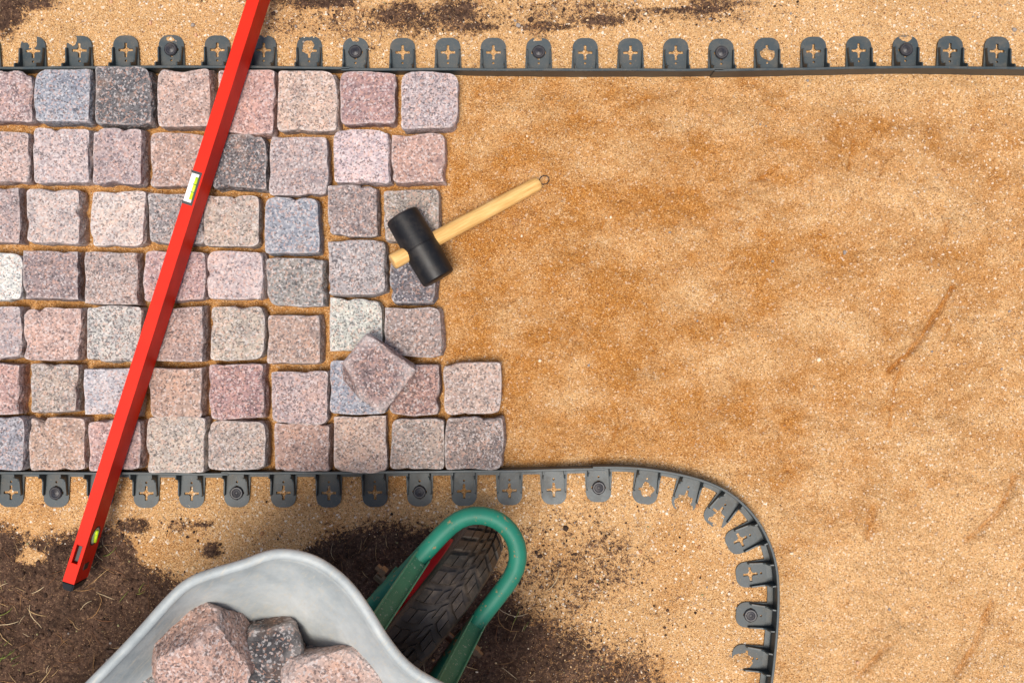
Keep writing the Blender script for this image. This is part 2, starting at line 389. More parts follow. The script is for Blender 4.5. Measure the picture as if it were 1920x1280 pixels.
def axis(lim, step, far):
    a = list(np.arange(-lim, lim + 1e-6, step)); d = step
    x = lim
    while x < far:
        d *= 1.22; x += d; a.append(x); a.insert(0, -x)
    return np.array(a)
def build_ground():
    xs, ys = axis(1.14, 0.003, 120), axis(0.86, 0.003, 120)
    gx, gy = np.meshgrid(xs, ys); X, Y = gx * 1000 + 960, 640 - gy * 1000
    so_, da = soil_mask(X, Y), damp_mask(X, Y)
    z = height(X, Y, so_, da)
    ny, nx = gx.shape
    me = bpy.data.meshes.new('ground')
    v = np.stack([gx, gy, z], -1).reshape(-1, 3).astype(np.float32)
    i = (np.arange(ny - 1)[:, None] * nx + np.arange(nx - 1)[None, :]).ravel()
    q = np.stack([i, i + 1, i + nx + 1, i + nx], -1).astype(np.int32)
    me.vertices.add(len(v)); me.vertices.foreach_set('co', v.ravel())
    me.loops.add(q.size); me.loops.foreach_set('vertex_index', q.ravel())
    me.polygons.add(len(q)); me.polygons.foreach_set('loop_start', np.arange(0, q.size, 4, dtype=np.int32))
    me.polygons.foreach_set('use_smooth', np.ones(len(q), dtype=bool))
    me.update(calc_edges=True)
    at = me.attributes.new('mask', 'FLOAT_COLOR', 'POINT')
    grit = np.where((Y < 126) | ((Y > 890) & (X < 1450)), 0.8, np.clip((X - 1400) / 600, 0.1, 0.5))
    at.data.foreach_set('color', np.stack([so_, da, grit, np.ones_like(z)], -1).astype(np.float32).ravel())
    o = obj('ground', me, M_GROUND)
    tag(o, 'sandy ground with dark soil patches', None, None, 'structure')
    return o
build_ground()

def ground_z(px, py):
    X, Y = np.array([[float(px)]]), np.array([[float(py)]])
    return float(height(X, Y, soil_mask(X, Y), damp_mask(X, Y))[0, 0])

# ------------------------------------------------------------------ granite setts of the pavement
def sett_mesh(corners, ztop, zbot, seed, round_=None, N=16):
    r = random.Random(seed)
    pts = []
    for a, b in zip(corners, corners[1:] + corners[:1]):
        bul = r.uniform(-0.0012, 0.0022); nrm = Vector((b.y - a.y, a.x - b.x)).normalized() * -1
        for i in range(N):
            t = i / N; pts.append(a.lerp(b, t) - nrm * bul * math.sin(math.pi * t) * -1)
    c = sum(pts, Vector((0, 0))) / len(pts)
    m = len(pts)
    base_it = r.choice((0, 1, 1, 2))
    for it in range(22):
        new = list(pts)
        for i in range(m):
            k = min(range(4), key=lambda q: min((i - q * N) % m, (q * N - i) % m))
            lim = base_it + (round_ or {}).get(k, 0)
            if it < lim: new[i] = pts[i] * 0.5 + (pts[i - 1] + pts[(i + 1) % m]) * 0.25
        pts = new
    kx = sorted([0, m] + [e_ * N + t_ + r.uniform(-1.2, 1.2) for e_ in range(4) for t_ in (r.choice((2, 3)), r.choice((6, 7, 8)), r.choice((11, 12, 13)))]); ky = [r.uniform(-.0022, .0018) for _ in kx]; ky[-1] = ky[0]
    ph = r.uniform(0, 100); chips = [(r.uniform(0, m), r.uniform(.8, 2.2), r.uniform(.0015, .0045)) for _ in range(r.choice((1, 2, 3, 4)))]
    out = []
    for i, p in enumerate(pts):
        d = (p - c).normalized(); a = 2 * math.pi * i / m
        q = Vector((math.cos(a) * 2.2, math.sin(a) * 2.2, ph))
        w = float(np.interp(i, kx, ky)) + 0.0005 * mn.noise(q * 9)
        for ci, cw, cd in chips:
            dd = min((i - ci) % m, (ci - i) % m); w -= cd * math.exp(-(dd / cw) ** 2)
        out.append(p + d * w)
    tx, ty = r.uniform(-.035, .035), r.uniform(-.035, .035)
    v, f = [], []
    def zt(x, y, s): return ztop + tx * (x - c.x) + ty * (y - c.y) + 0.0022 * mn.noise(Vector((x * 32, y * 32, ph))) + 0.0018 * abs(mn.noise(Vector((x * 70, y * 70, ph + 9)))) + 0.0016 * mn.noise(Vector((x * 130, y * 130, ph)))
    v.append(Vector((c.x, c.y, zt(c.x, c.y, 0))))
    rings = [.22, .42, .6, .76, .88, .955, 1.0]
    for s in rings:
        for i in range(m):
            p = c + (out[i] - c) * s
            drop = {0.955: 0.0001, 1.0: 0.0009}.get(s, 0) * (1 + 1.2 * max(0, mn.noise(Vector((i * .35, ph, 0)))))
            for ci, cw, cd in chips:
                dd = min((i - ci) % m, (ci - i) % m)
                if s >= .95: drop += cd * (0.9 if s == 1.0 else .3) * math.exp(-(dd / (cw * 1.2)) ** 2)
            v.append(Vector((p.x, p.y, zt(p.x, p.y, s) - drop)))
    slope = [r.uniform(-.002, .003), r.uniform(.001, .008), r.uniform(0, .005), r.uniform(-.002, .003)]
    for dz, oo in ((.006, .0002), (.014, .0004), (.025, .0002), (.04, -.001), (zbot, -.004)):
        for i in range(m):
            d = (out[i] - c).normalized(); k = (i / N) % 4; k0 = int(k); so_ = slope[k0]
            p = out[i] + d * (oo + so_ * min(dz, .035) / .035)
            nz = mn.noise_vector(Vector((p.x * 90, p.y * 90, dz * 90 + ph))) * 0.0024
            v.append(Vector((p.x + nz.x, p.y + nz.y, ztop - dz + nz.z if dz != zbot else -0.03)))
    for i in range(m): f.append((0, 1 + i, 1 + (i + 1) % m))
    nr = len(rings) + 5
    for k in range(nr - 1):
        for i in range(m):
            a = 1 + k * m; b = a + m; j = (i + 1) % m
            f.append((a + i, b + i, b + j, a + j))
    org = Vector((c.x, c.y, 0))
    return [p - org for p in v], f, org

C_ = dict(pale=(208, 190, 186), pink=(200, 172, 166), mauve=(178, 158, 154), red=(190, 154, 146), orange=(204, 176, 160), blue=(172, 178, 192), dark=(128, 122, 128),
          grey=(166, 162, 162), white=(214, 211, 206), beige=(194, 180, 170), brown=(164, 146, 140), lilac=(186, 184, 196))
SETTS = [  # x0, y0, x1, y1 of the top face in the photo, colour, dark grain share, rounder corners {0 TL,1 TR,2 BR,3 BL}
    (-45, 133, 60, 228, 'pink', .5, {1: 5}), (66, 129, 166, 229, 'blue', .45, {0: 10}), (178, 126, 284, 233, 'dark', .7, {1: 8}), (297, 127, 393, 238, 'orange', .35, {0: 4}),
    (405, 130, 515, 250, 'red', .35, {}), (518, 131, 630, 247, 'orange', .45, {1: 12}), (638, 137, 742, 233, 'red', .2, {}), (748, 133, 858, 242, 'pale', .55, {0: 8, 1: 8, 2: 5}),
    (-50, 245, 53, 341, 'pink', .45, {}), (62, 240, 167, 344, 'pale', .35, {}), (171, 242, 268, 347, 'mauve', .35, {}), (283, 250, 385, 351, 'orange', .25, {0: 9}),
    (400, 252, 499, 356, 'dark', .75, {1: 12}), (507, 253, 612, 364, 'pale', .3, {}), (626, 242, 730, 345, 'pale', .4, {0: 6, 1: 8}), (734, 249, 833, 343, 'red', .25, {3: 7, 1: 5}),
    (-60, 350, 35, 458, 'mauve', .5, {}), (47, 355, 151, 457, 'pale', .3, {}), (170, 357, 272, 462, 'pale', .3, {2: 5}), (278, 360, 380, 459, 'grey', .6, {}),
    (382, 366, 486, 463, 'beige', .3, {2: 4}), (499, 370, 600, 475, 'blue', .2, {0: 6, 1: 5}), (611, 349, 706, 443, 'mauve', .45, {3: 5}), (719, 355, 822, 455, 'brown', .45, {}),
    (-55, 472, 42, 563, 'white', .3, {1: 8}), (45, 469, 148, 563, 'mauve', .4, {}), (158, 471, 260, 570, 'mauve', .5, {}), (269, 470, 383, 565, 'pink', .4, {}),
    (387, 469, 493, 564, 'pale', .2, {0: 4}), (497, 484, 605, 575, 'grey', .5, {3: 6}), (615, 453, 720, 549, 'grey', .65, {1: 6, 2: 6}), (732, 472, 819, 566, (132, 132, 138), .6, {3: 6, 2: 8}),
    (-60, 573, 40, 673, 'pale', .25, {2: 5}), (45, 579, 150, 675, 'orange', .35, {0: 5}), (163, 577, 266, 677, 'white', .75, {}), (272, 576, 380, 678, 'pink', .45, {}),
    (393, 573, 496, 675, 'beige', .4, {1: 9, 2: 9}), (501, 589, 602, 682, 'orange', .4, {}), (620, 559, 718, 658, 'white', .6, {1: 10}), (722, 574, 826, 668, 'mauve', .4, {1: 5}),
    (-55, 681, 39, 777, 'red', .4, {}), (54, 684, 147, 773, 'beige', .5, {}), (158, 688, 256, 780, 'lilac', .3, {}), (280, 687, 377, 780, 'orange', .4, {3: 4}),
    (393, 681, 494, 782, 'red', .55, {}), (507, 694, 614, 793, 'mauve', .6, {3: 6, 2: 5}), (616, 678, 722, 774, 'blue', .35, {}), (730, 683, 824, 776, 'red', .75, {3: 5}),
    (832, 680, 938, 781, 'orange', .45, {2: 6, 3: 5}),
    (-55, 781, 45, 881, 'lilac', .6, {1: 8}), (55, 783, 158, 882, 'orange', .3, {}), (166, 790, 263, 881, 'pink', .35, {}), (277, 783, 386, 887, 'beige', .45, {}),
    (391, 786, 498, 882, 'beige', .5, {0: 6, 1: 6}), (513, 794, 618, 884, 'red', .4, {}), (625, 779, 725, 886, 'orange', .4, {2: 5, 3: 4}), (731, 784, 832, 879, 'brown', .4, {0: 4}),
    (836, 783, 942, 884, 'brown', .65, {2: 7})]
pave = empty('pavement'); tag(pave, 'unfinished pavement of pink and grey granite setts on sand', None, None, 'structure')
# two more columns out of frame to the left, so that the field goes on
rr = random.Random(77)
for row, (y0, y1) in enumerate(((132, 230), (244, 342), (352, 457), (470, 563), (575, 674), (683, 776), (782, 881))):
    for k in range(2):
        x1 = -58 - 112 * k - rr.uniform(0, 6) - (6 if row in (2, 4) else 0)
        SETTS.append((x1 - 101, y0 + rr.uniform(-3, 3), x1, y1 + rr.uniform(-3, 3), rr.choice(list(C_)), .4, {}))
for n, (x0, y0, x1, y1, cname, dens, rnd) in enumerate(SETTS):
    r = random.Random(1000 + n)
    zt = 0.050 + r.uniform(-.003, .004)
    j = lambda: r.uniform(-2.8, 2.8)
    x0, y0, x1, y1 = x0 + 1.2, y0 + 1.2, x1 - 1.2, y1 - 1.2
    cs = [P(x0 + j(), y0 + j(), zt), P(x1 + j(), y0 + j(), zt), P(x1 + j(), y1 + j(), zt), P(x0 + j(), y1 + j(), zt)]
    v, f, org = sett_mesh([Vector((p.x, p.y)) for p in cs], zt, .06, 300 + n, rnd)
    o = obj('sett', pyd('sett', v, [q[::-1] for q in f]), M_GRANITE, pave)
    o.location = org
    cc = C_[cname] if isinstance(cname, str) else cname; jt = r.uniform(.93, 1.05)
    gy = sum(cc) / 3
    l = lin(*[min(250, (gy + (c - gy) * (.86 if cc[2] < cc[0] else .75)) * jt + r.uniform(-3, 3)) for c in cc], 0.83 * r.uniform(.82, 1.12))
    o.color = (l[0], l[1], l[2], dens)

# ------------------------------------------------------------------ rough stones (loose sett, stones in the wheelbarrow)
def rock_mesh(name, size, seed, p=6, cuts=5, rough=0.004, sub=4):
    r = random.Random(seed)
    bm = bmesh.new(); bmesh.ops.create_icosphere(bm, subdivisions=sub, radius=1)
    pl = []
    for _ in range(cuts):
        n = Vector((r.uniform(-1, 1), r.uniform(-1, 1), r.uniform(-.6, 1))).normalized()
        e = sum(abs(n[i]) * size[i] / 2 for i in range(3)); pl.append((n, e * r.uniform(.62, .80)))
    off = Vector((r.uniform(0, 50), r.uniform(0, 50), r.uniform(0, 50)))
    for v in bm.verts:
        d = v.co.normalized(); s = sum(abs(d[i]) ** p for i in range(3)) ** (-1 / p)
        c = Vector((d.x * s * size[0] / 2, d.y * s * size[1] / 2, d.z * s * size[2] / 2))
        for n, e in pl:
            k = c.dot(n) - e
            if k > 0: c -= n * k
        q = c * 28 + off
        c += d * (mn.noise(q) * rough + mn.noise(q * 2.7) * rough * .6 + mn.noise(q * 7) * rough * .28)
        v.co = c
    me = bpy.data.meshes.new(name); bm.to_mesh(me); bm.free()
    return me
def stone(name, size, seed, loc, rot, cname, dens, label, cat='stone', group=None, **kw):
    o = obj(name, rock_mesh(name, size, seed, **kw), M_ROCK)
    o.location = loc; o.rotation_euler = [math.radians(a) for a in rot]
    l = lin(*(C_[cname] if isinstance(cname, str) else cname), .74); o.color = (l[0], l[1], l[2], dens)
    return tag(o, label, cat, group)
stone('loose_sett', (.112, .102, .060), 7, P(704, 697, .084), (3, 5, -38), (162, 140, 138), .7, 'rough mauve granite sett lying askew on top of the laid setts', 'stone', p=14, cuts=4, rough=.0022)

# ------------------------------------------------------------------ plastic edging strips and ground stakes
def tab_mesh():
    bm = bmesh.new()
    w0, w1, L, rr_ = .0255, .0235, .058, .018
    outer = [(-w0, 0.0), (w0, 0.0)]
    for k in range(9):
        a = math.pi / 2 * k / 8; outer.append((w1 - rr_ + rr_ * math.cos(a), L - rr_ + rr_ * math.sin(a)))
    for k in range(9):
        a = math.pi / 2 * k / 8; outer.append((-w1 + rr_ - rr_ * math.sin(a), L - rr_ + rr_ * math.cos(a)))
    cx, cy, a, b, t = 0, .031, .0135, .0135, .0024
    q = .0052
    cross = [(t, b), (t, q), (q, t), (a, t), (a, -t), (q, -t), (t, -q), (t, -b), (-t, -b), (-t, -q), (-q, -t), (-a, -t), (-a, t), (-q, t), (-t, q), (-t, b)]
    cross = [(cx + x, cy + y) for x, y in cross]
    hole = [(.0022 * math.cos(i * math.pi / 4), .011 + .0022 * math.sin(i * math.pi / 4)) for i in range(8)]
    edges = []
    for loop in (outer, cross, hole):
        vv = [bm.verts.new((x, y, 0)) for x, y in loop]
        edges += [bm.edges.new((vv[i], vv[(i + 1) % len(vv)])) for i in range(len(vv))]
    bmesh.ops.triangle_fill(bm, use_beauty=True, edges=edges)
    # the filler also closes the holes: drop what lies in them
    def inside(p, poly):
        c = False
        for i in range(len(poly)):
            (x1, y1), (x2, y2) = poly[i], poly[i - 1]
            if (y1 > p[1]) != (y2 > p[1]) and p[0] < (x2 - x1) * (p[1] - y1) / (y2 - y1) + x1: c = not c
        return c
    kill = [f for f in bm.faces if any(inside(f.calc_center_median()[:2], h) for h in (cross, hole))]
    bmesh.ops.delete(bm, geom=kill, context='FACES_ONLY')
    for f in bm.faces:
        if f.normal.z < 0: f.normal_flip()
    ex = bmesh.ops.extrude_face_region(bm, geom=list(bm.faces))
    bmesh.ops.translate(bm, verts=[g for g in ex['geom'] if isinstance(g, bmesh.types.BMVert)], vec=(0, 0, .0028))
    bmesh.ops.recalc_face_normals(bm, faces=bm.faces)
    me = bpy.data.meshes.new('tab'); bm.to_mesh(me); bm.free(); me.materials.append(M_EDGE)
    return me
def rib_mesh():
    prof = [(-.001, 0), (.043, 0), (.044, .006), (.041, .0095), (.017, .0125), (.012, .016), (.010, .027), (.007, .031), (-.001, .032)]
    v = [(-.0012, y, z) for y, z in prof] + [(.0012, y, z) for y, z in prof]; n = len(prof)
    f = [tuple(range(n)), tuple(range(2 * n - 1, n - 1, -1))] + [(i, i + n, (i + 1) % n + n, (i + 1) % n) for i in range(n)]
    me = pyd('rib', v, f); me.materials.append(M_EDGE); return me
TAB, RIB = tab_mesh(), rib_mesh()
bm_ = bmesh.new(); bm_.from_mesh(RIB); bmesh.ops.recalc_face_normals(bm_, faces=bm_.faces); bm_.to_mesh(RIB); bm_.free()
ZP = 0.0052        # underside of the tabs
WT = 0.0455        # top of the edging wall
def resample(pts, step):
    out = [pts[0]]
    for a, b in zip(pts[:-1], pts[1:]):
        n = max(1, int((b - a).length / step))
        out += [a.lerp(b, (i + 1) / n) for i in range(n)]
    return out
def smooth_path(pts, it=6):
    for _ in range(it):
        pts = [pts[0]] + [(pts[i - 1] + pts[i] * 2 + pts[i + 1]) / 4 for i in range(1, len(pts) - 1)] + [pts[-1]]
    return pts
def strip_wall(path, side, seed):
    """wall with rolled top and foot flange; side = +1 when the tabs lie left of the path direction"""
    prof = [(-.0014, -.03), (-.0014, WT - .0065), (-.0024, WT - .0045), (-.0024, WT - .0006), (-.0016, WT), (.0016, WT), (.0024, WT - .0006), (.0024, WT - .0045), (.0014, WT - .0065),
            (.0014, ZP + .0034), (.0115, ZP + .0030), (.0115, ZP + .0002), (.0014, ZP + .0002), (.0014, -.03)]
    v, f = [], []; n = len(prof); m = len(path)
    for i, p in enumerate(path):
        t = (path[min(i + 1, m - 1)] - path[max(i - 1, 0)]).normalized(); nr = Vector((-t.y, t.x, 0)) * side
        wv = 0.0012 * mn.noise(Vector((i * .11, seed, 0)))
        for d, z in prof:
            lean = wv * max(0, z) / WT
            v.append(Vector((p.x, p.y, 0)) + nr * (d + lean) + Vector((0, 0, z)))
    for i in range(m - 1):
        for k in range(n): f.append((i * n + k, i * n + (k + 1) % n, (i + 1) * n + (k + 1) % n, (i + 1) * n + k))
    f.append(tuple(range(n))); f.append(tuple(range((m - 1) * n, m * n))[::-1])
    bm = bmesh.new(); me = pyd('wall', v, f); bm.from_mesh(me); bmesh.ops.recalc_face_normals(bm, faces=bm.faces); bm.to_mesh(me); bm.free()
    return me
def edging(path_px, side, tabs_px, label, seed, shift=0.0):
    path = smooth_path(resample([P(x, y, WT) for x, y in path_px], .012))
    base = Vector((path[0].x, path[0].y, 0))
    e = empty('edging_strip', base); tag(e, label, 'garden edging', 'plastic edging strips')
    loc = [p - base for p in path]
    if shift: loc = [p + Vector((0, shift, 0)) for p in loc]
    w = obj('wall', strip_wall(loc, side, seed), M_EDGE, e)
    rt = random.Random(seed)
    res = []
    for tx, ty in tabs_px:
        q = P(tx, ty, ZP) - base
        i = min(range(1, len(loc) - 1), key=lambda k: (Vector((loc[k].x, loc[k].y)) - Vector((q.x, q.y))).length)
        t = (loc[i + 1] - loc[i - 1]).normalized(); nr = Vector((-t.y, t.x, 0)) * side
        # foot of the tab on the wall, from the pixel's place along it
        s = (q - loc[i]).dot(t); ft = Vector((loc[i].x, loc[i].y, 0)) + t * s * 1.0 + nr * .0105
        o = obj('tab', TAB, None, e); o.location = (ft.x, ft.y, ZP)
        o.rotation_euler = (rt.uniform(-.02, .02), rt.uniform(-.015, .015), math.atan2(nr.y, nr.x) - math.pi / 2)
        for sx in (-.0195, .0195):
            g = obj('rib', RIB, None, o); g.location = (sx, -.0085, .0026); g.rotation_euler = (0, 0, -.05 * (1 if sx > 0 else -1))
        res.append((base + ft, nr))
    return e, res
def top_y(x): return float(np.interp(x, *TOPW))
def bot_y(x): return float(np.interp(x, *BOTW))
TOPT = [-280, -195, -108, -22, 63, 150, 237, 322, 408, 495, 580]; TOPT2 = [667, 755, 840, 925, 1010, 1097, 1182, 1267]; TOPT3 = [1352, 1438, 1525, 1610, 1697, 1780, 1868, 1955, 2040]
BT1 = [-230, -146, -62, 22, 107, 190, 275, 360]; BT2 = [445, 532, 617, 703, 787, 870, 955, 1038]; 
CT = [(1122, 905), (1212, 905), (1288, 922), (1352, 955), (1394, 1008), (1412, 1075), (1411, 1152), (1404, 1232), (1396, 1310), (1386, 1390)]
_, t1 = edging([(x, top_y(x)) for x in range(-340, 631, 40)] + [(655, top_y(655))], 1, [(x, 110) for x in TOPT], 'dark plastic edging strip behind grey and pink setts, crossed by the red level', 1)
_, t2 = edging([(x, top_y(x)) for x in range(640, 1330, 40)] + [(1356, top_y(1356))], 1, [(x, 110) for x in TOPT2], 'dark plastic edging strip from the last laid setts along bare sand, crumbs of soil behind', 2, -.0022)
_, t3 = edging([(x, top_y(x)) for x in range(1340, 2100, 40)], 1, [(x, 110) for x in TOPT3], 'dark plastic edging strip beside bare sand only, farthest from the setts and the level', 3, -.0044)
_, b1 = edging([(x, bot_y(x)) for x in range(-290, 401, 40)] + [(428, bot_y(428))], -1, [(x, 905) for x in BT1], 'dark plastic edging strip under the red level on the wheelbarrow side', 4)
_, b2 = edging([(x, bot_y(x)) for x in range(415, 1100, 40)] + [(1134, bot_y(1134))], -1, [(x, 905) for x in BT2], 'dark straight plastic edging strip between setts and green wheelbarrow tube', 5, .002)
_, b3 = edging([(1112, 881)] + CURVE, -1, CT, 'grey plastic edging strip bent round a corner, tabs on the inside of the bend', 6, .0042)

STAKE = pyd('ground_stake', *lathe([(.0012, -.11), (.0045, -.085), (.0045, -.002), (.0105, -.0015), (.0122, .001), (.0122, .0035), (.0105, .0052), (.0085, .0052), (.0070, .0042), (.0045, .0048), (.0016, .0058), (.0014, .0046), (.0002, .0046)], 28))
STAKE.materials.append(M_STAKE)
def stake(ft, nr, label):
    o = obj('ground_stake', STAKE); p = ft + nr * .031
    o.location = (p.x, p.y, ZP + .0032); o.rotation_euler = (rng.uniform(-.07, .07), rng.uniform(-.07, .07), rng.uniform(0, 6))
    tag(o, label, 'stake', 'stakes pinning the edging')
stake(*t1[7], 'black round stake head in edging tab behind orange pink sett, left of the red level')
stake(*t2[0], 'black stake head in the edging tab where two strips overlap behind mottled red sett')
stake(*t2[4], 'black stake head in tab with soil crumbs behind, first beyond the setts')
stake(*t3[0], 'black stake head at the strip overlap beside bare sand, sandy tab')
stake(*t3[4], 'black stake head in half buried tab of the strip farthest from the setts')
stake(*b1[4], 'dark stake head in tab next to the red level, on the soil side')
stake(*b2[0], 'dark stake head at strip overlap above the grey steel tray')
stake(*b2[4], 'black stake head in shaded tab nearest the green wheelbarrow loop')
stake(*b3[0], 'pale grey stake head at strip overlap where the bend begins')
stake(*b3[6], 'pale grey stake head on the inside of the bent edging strip')

# ------------------------------------------------------------------ red spirit level
def build_level():
    zb, zt = .0575, .1175
    a = Vector((-.782, -.425, 0)); d = Vector((.3022, .9532, 0)).normalized()
    ang = math.atan2(d.y, d.x)
    e = empty('spirit_level', (a.x, a.y, zb), ang)       # local X along the level, Y to its left
    tag(e, 'long red spirit level lying across the setts with lime vial and black end cap', 'spirit level')
    L, w, h = 1.22, .0108, zt - zb
    # body with a slot cut through the top
    s0, s1, sw = .036, .069, .0052
    c0, c1 = .700, .757                                   # cut for the centre vial, open to the left edge
    xs = [0.0, s0, s1, c0, c1, L]; ys = [-w, -sw, sw, w]
    bm = bmesh.new()
    def quad(*p): bm.faces.new([bm.verts.new(q) for q in p])
    for i in range(5):
        for k in range(3):
            if (i == 1 and k == 1) or (i == 3 and k >= 1): continue
            quad((xs[i], ys[k], h), (xs[i + 1], ys[k], h), (xs[i + 1], ys[k + 1], h), (xs[i], ys[k + 1], h))
    for x0, x1, y0, y1, dp in ((s0, s1, -sw, sw, .018), (c0, c1, -sw, w, .012)):
        quad((x0, y0, h), (x0, y0, h - dp), (x1, y0, h - dp), (x1, y0, h)); quad((x0, y0, h), (x0, y1, h), (x0, y1, h - dp), (x0, y0, h - dp))
        quad((x1, y0, h), (x1, y0, h - dp), (x1, y1, h - dp), (x1, y1, h)); quad((x0, y0, h - dp), (x0, y1, h - dp), (x1, y1, h - dp), (x1, y0, h - dp))
        if y1 < w: quad((x0, y1, h), (x1, y1, h), (x1, y1, h - dp), (x0, y1, h - dp))
    quad((0, -w, 0), (L, -w, 0), (L, -w, h), (0, -w, h)); quad((0, w, 0), (0, -w, 0), (0, -w, h), (0, w, h)); quad((L, w, 0), (L, w, h), (L, -w, h), (L, -w, 0)); quad((0, w, 0), (L, w, 0), (L, -w, 0), (0, -w, 0))
    for x0, x1, zz in ((0, c0, h), (c0, c1, h - .012), (c1, L, h)): quad((x0, w, 0), (x0, w, zz), (x1, w, zz), (x1, w, 0))
    bmesh.ops.remove_doubles(bm, verts=bm.verts, dist=1e-5)
    body = obj('body', bm, M_RED, e)
    bv = body.modifiers.new('b', 'BEVEL'); bv.width = .0009; bv.segments = 2; bv.limit_method = 'ANGLE'; bv.angle_limit = math.radians(60)
    bm = bmesh.new(); add_box(bm, (s0 + .001, -sw + .0006, h - .0178), (s1 - .001, sw - .0006, h - .010)); obj('slot_lining', bm, M_BLACK, e)
    # centre vial: black frame, white bed, lime tube
    bm = bmesh.new()
    add_box(bm, (c0 - .002, -sw - .0022, h - .012), (c0 + .0025, w + .0006, h + .0008)); add_box(bm, (c1 - .0025, -sw - .0022, h - .012), (c1 + .002, w + .0006, h + .0008))
    add_box(bm, (c0 + .0025, -sw - .0022, h - .012), (c1 - .0025, -sw + .0015, h + .0008))
    fr = obj('vial_frame', bm, M_BLACK, e)
    bm = bmesh.new(); add_box(bm, (c0 + .0026, -sw + .0016, h - .0118), (c1 - .0026, w, h - .0022)); bed = obj('vial_bed', bm, M_WHITE, e)
    v, f = sweep([(c0 + .008, -.0008, h - .002), (c1 - .008, -.0008, h - .002)], .0032, 14); vl = obj('vial', pyd('vial', v, f, True), M_LIME, e)
    bm = bmesh.new()
    for x in (.021, .035): add_box(bm, (c0 + x, -.0042, h + .00105), (c0 + x + .0012, .0026, h + .0014))
    obj('vial_mark', bm, M_BLACK, vl)
    # plumb vial near the end, in the right face
    cx, cz = .085, .031
    R = Matrix.Translation((cx, -w, cz)) @ Matrix.Rotation(math.pi / 2, 4, 'X')
    v, f = lathe([(.0150, -.002), (.0178, -.002), (.0178, .0006), (.0168, .0011), (.0150, .0006)], 36); me = pyd('ring', [R @ Vector(p) for p in v], f[:-2]); obj('vial_ring', me, M_BLACK, e)
    v, f = lathe([(.0150, -.001), (.0150, .0002)], 36); me = pyd('disc', [R @ Vector(p) for p in v], f); obj('vial_bed', me, M_WHITE, e)
    v, f = sweep([(cx - .011, -w - .0006, cz - .004), (cx + .011, -w - .0006, cz + .004)], .0042, 14); obj('vial', pyd('vial', v, f, True), M_LIME, e)
    bm = bmesh.new(); add_box(bm, (.022, -w - .0006, .020), (.034, -w + .001, .038)); obj('side_slot', bm, M_BLACK, e)
    # end caps
    for x0, sgn in ((0, -1), (L, 1)):
        bm = bmesh.new()
        vv = add_box(bm, (0, -w - .0008, -.0008), (.016, w + .0008, h + .0008))
        for q in vv:
            if q.co.x > .01: q.co.y *= .72; q.co.z = .006 + q.co.z * .78
            q.co.x = x0 + sgn * q.co.x
        bmesh.ops.recalc_face_normals(bm, faces=bm.faces)
        bmesh.ops.bevel(bm, geom=bm.edges[:], offset=.002, segments=2, affect='EDGES')
        obj('end_cap', bm, M_BLACK, e)
build_level()

# ------------------------------------------------------------------ rubber mallet
def build_mallet():
    hc = P(788, 463, .088)
    tip = P(1011, 343, .018)
    d = (tip - hc).normalized()
    e = empty('rubber_mallet', (hc.x, hc.y, 0)); tag(e, 'black rubber mallet with pale wooden handle lying across setts and sand', 'mallet')
    o0 = Vector((hc.x, hc.y, 0))
    side = Vector((d.y, -d.x, 0)).normalized()            # head axis, horizontal
    up = side.cross(d).normalized()
    M = Matrix((side, d, up)).transposed().to_4x4(); M.translation = hc - o0
    R, Lh = .0315, .0665
    prof = [(.0001, -Lh), (R - .0035, -Lh), (R - .0008, -Lh + .0022), (R - .0002, -Lh + .006), (R + .0008, -.003), (R + .0010, -.0012), (R + .0003, -.0006), (R + .0003, .0006), (R + .0010, .0012), (R + .0008, .003), (R - .0002, Lh - .006), (R - .0008, Lh - .0022), (R - .0035, Lh), (.0001, Lh)]
    v, f = lathe(prof, 48)
    v = [M @ Vector((p[2], p[0], p[1])) for p in v]
    me = pyd('head', v, f, True); hd = obj('head', me, M_RUBBER, e)
    bm = bmesh.new(); bm.from_mesh(me); bmesh.ops.recalc_face_normals(bm, faces=bm.faces); bm.to_mesh(me); bm.free()
    md = hd.modifiers.new('e', 'EDGE_SPLIT'); md.split_angle = math.radians(40)
    Lt = (tip - hc).length
    ys = [-.058, -.0575, -.055, -.02, .03, .10, .18, Lt - .012, Lt - .004, Lt - .0008, Lt]; rs = [.0120, .0132, .0142, .0142, .0143, .0140, .0136, .0134, .0128, .0108, .006]
    q = Matrix((d, side, up)).transposed().to_4x4(); q.translation = hc - o0
    v, f = sweep([(y, 0, 0) for y in ys], rs, 24)
    hn = obj('handle', pyd('handle', v, f, True), M_WOOD, e); hn.matrix_local = q
    hn.modifiers.new('e', 'EDGE_SPLIT').split_angle = math.radians(50)
    pts = [tip - o0 + d * (.001) + up * .002 + d * (.013 * (1 - math.cos(t))) * .75 + side * .008 * math.sin(t) * -1 for t in np.linspace(.2, 2 * math.pi - .2, 16)]
    v, f = sweep(pts, .0009, 6); obj('hanging_loop', pyd('loop', v, f, True), M_BLACK, e)
build_mallet()

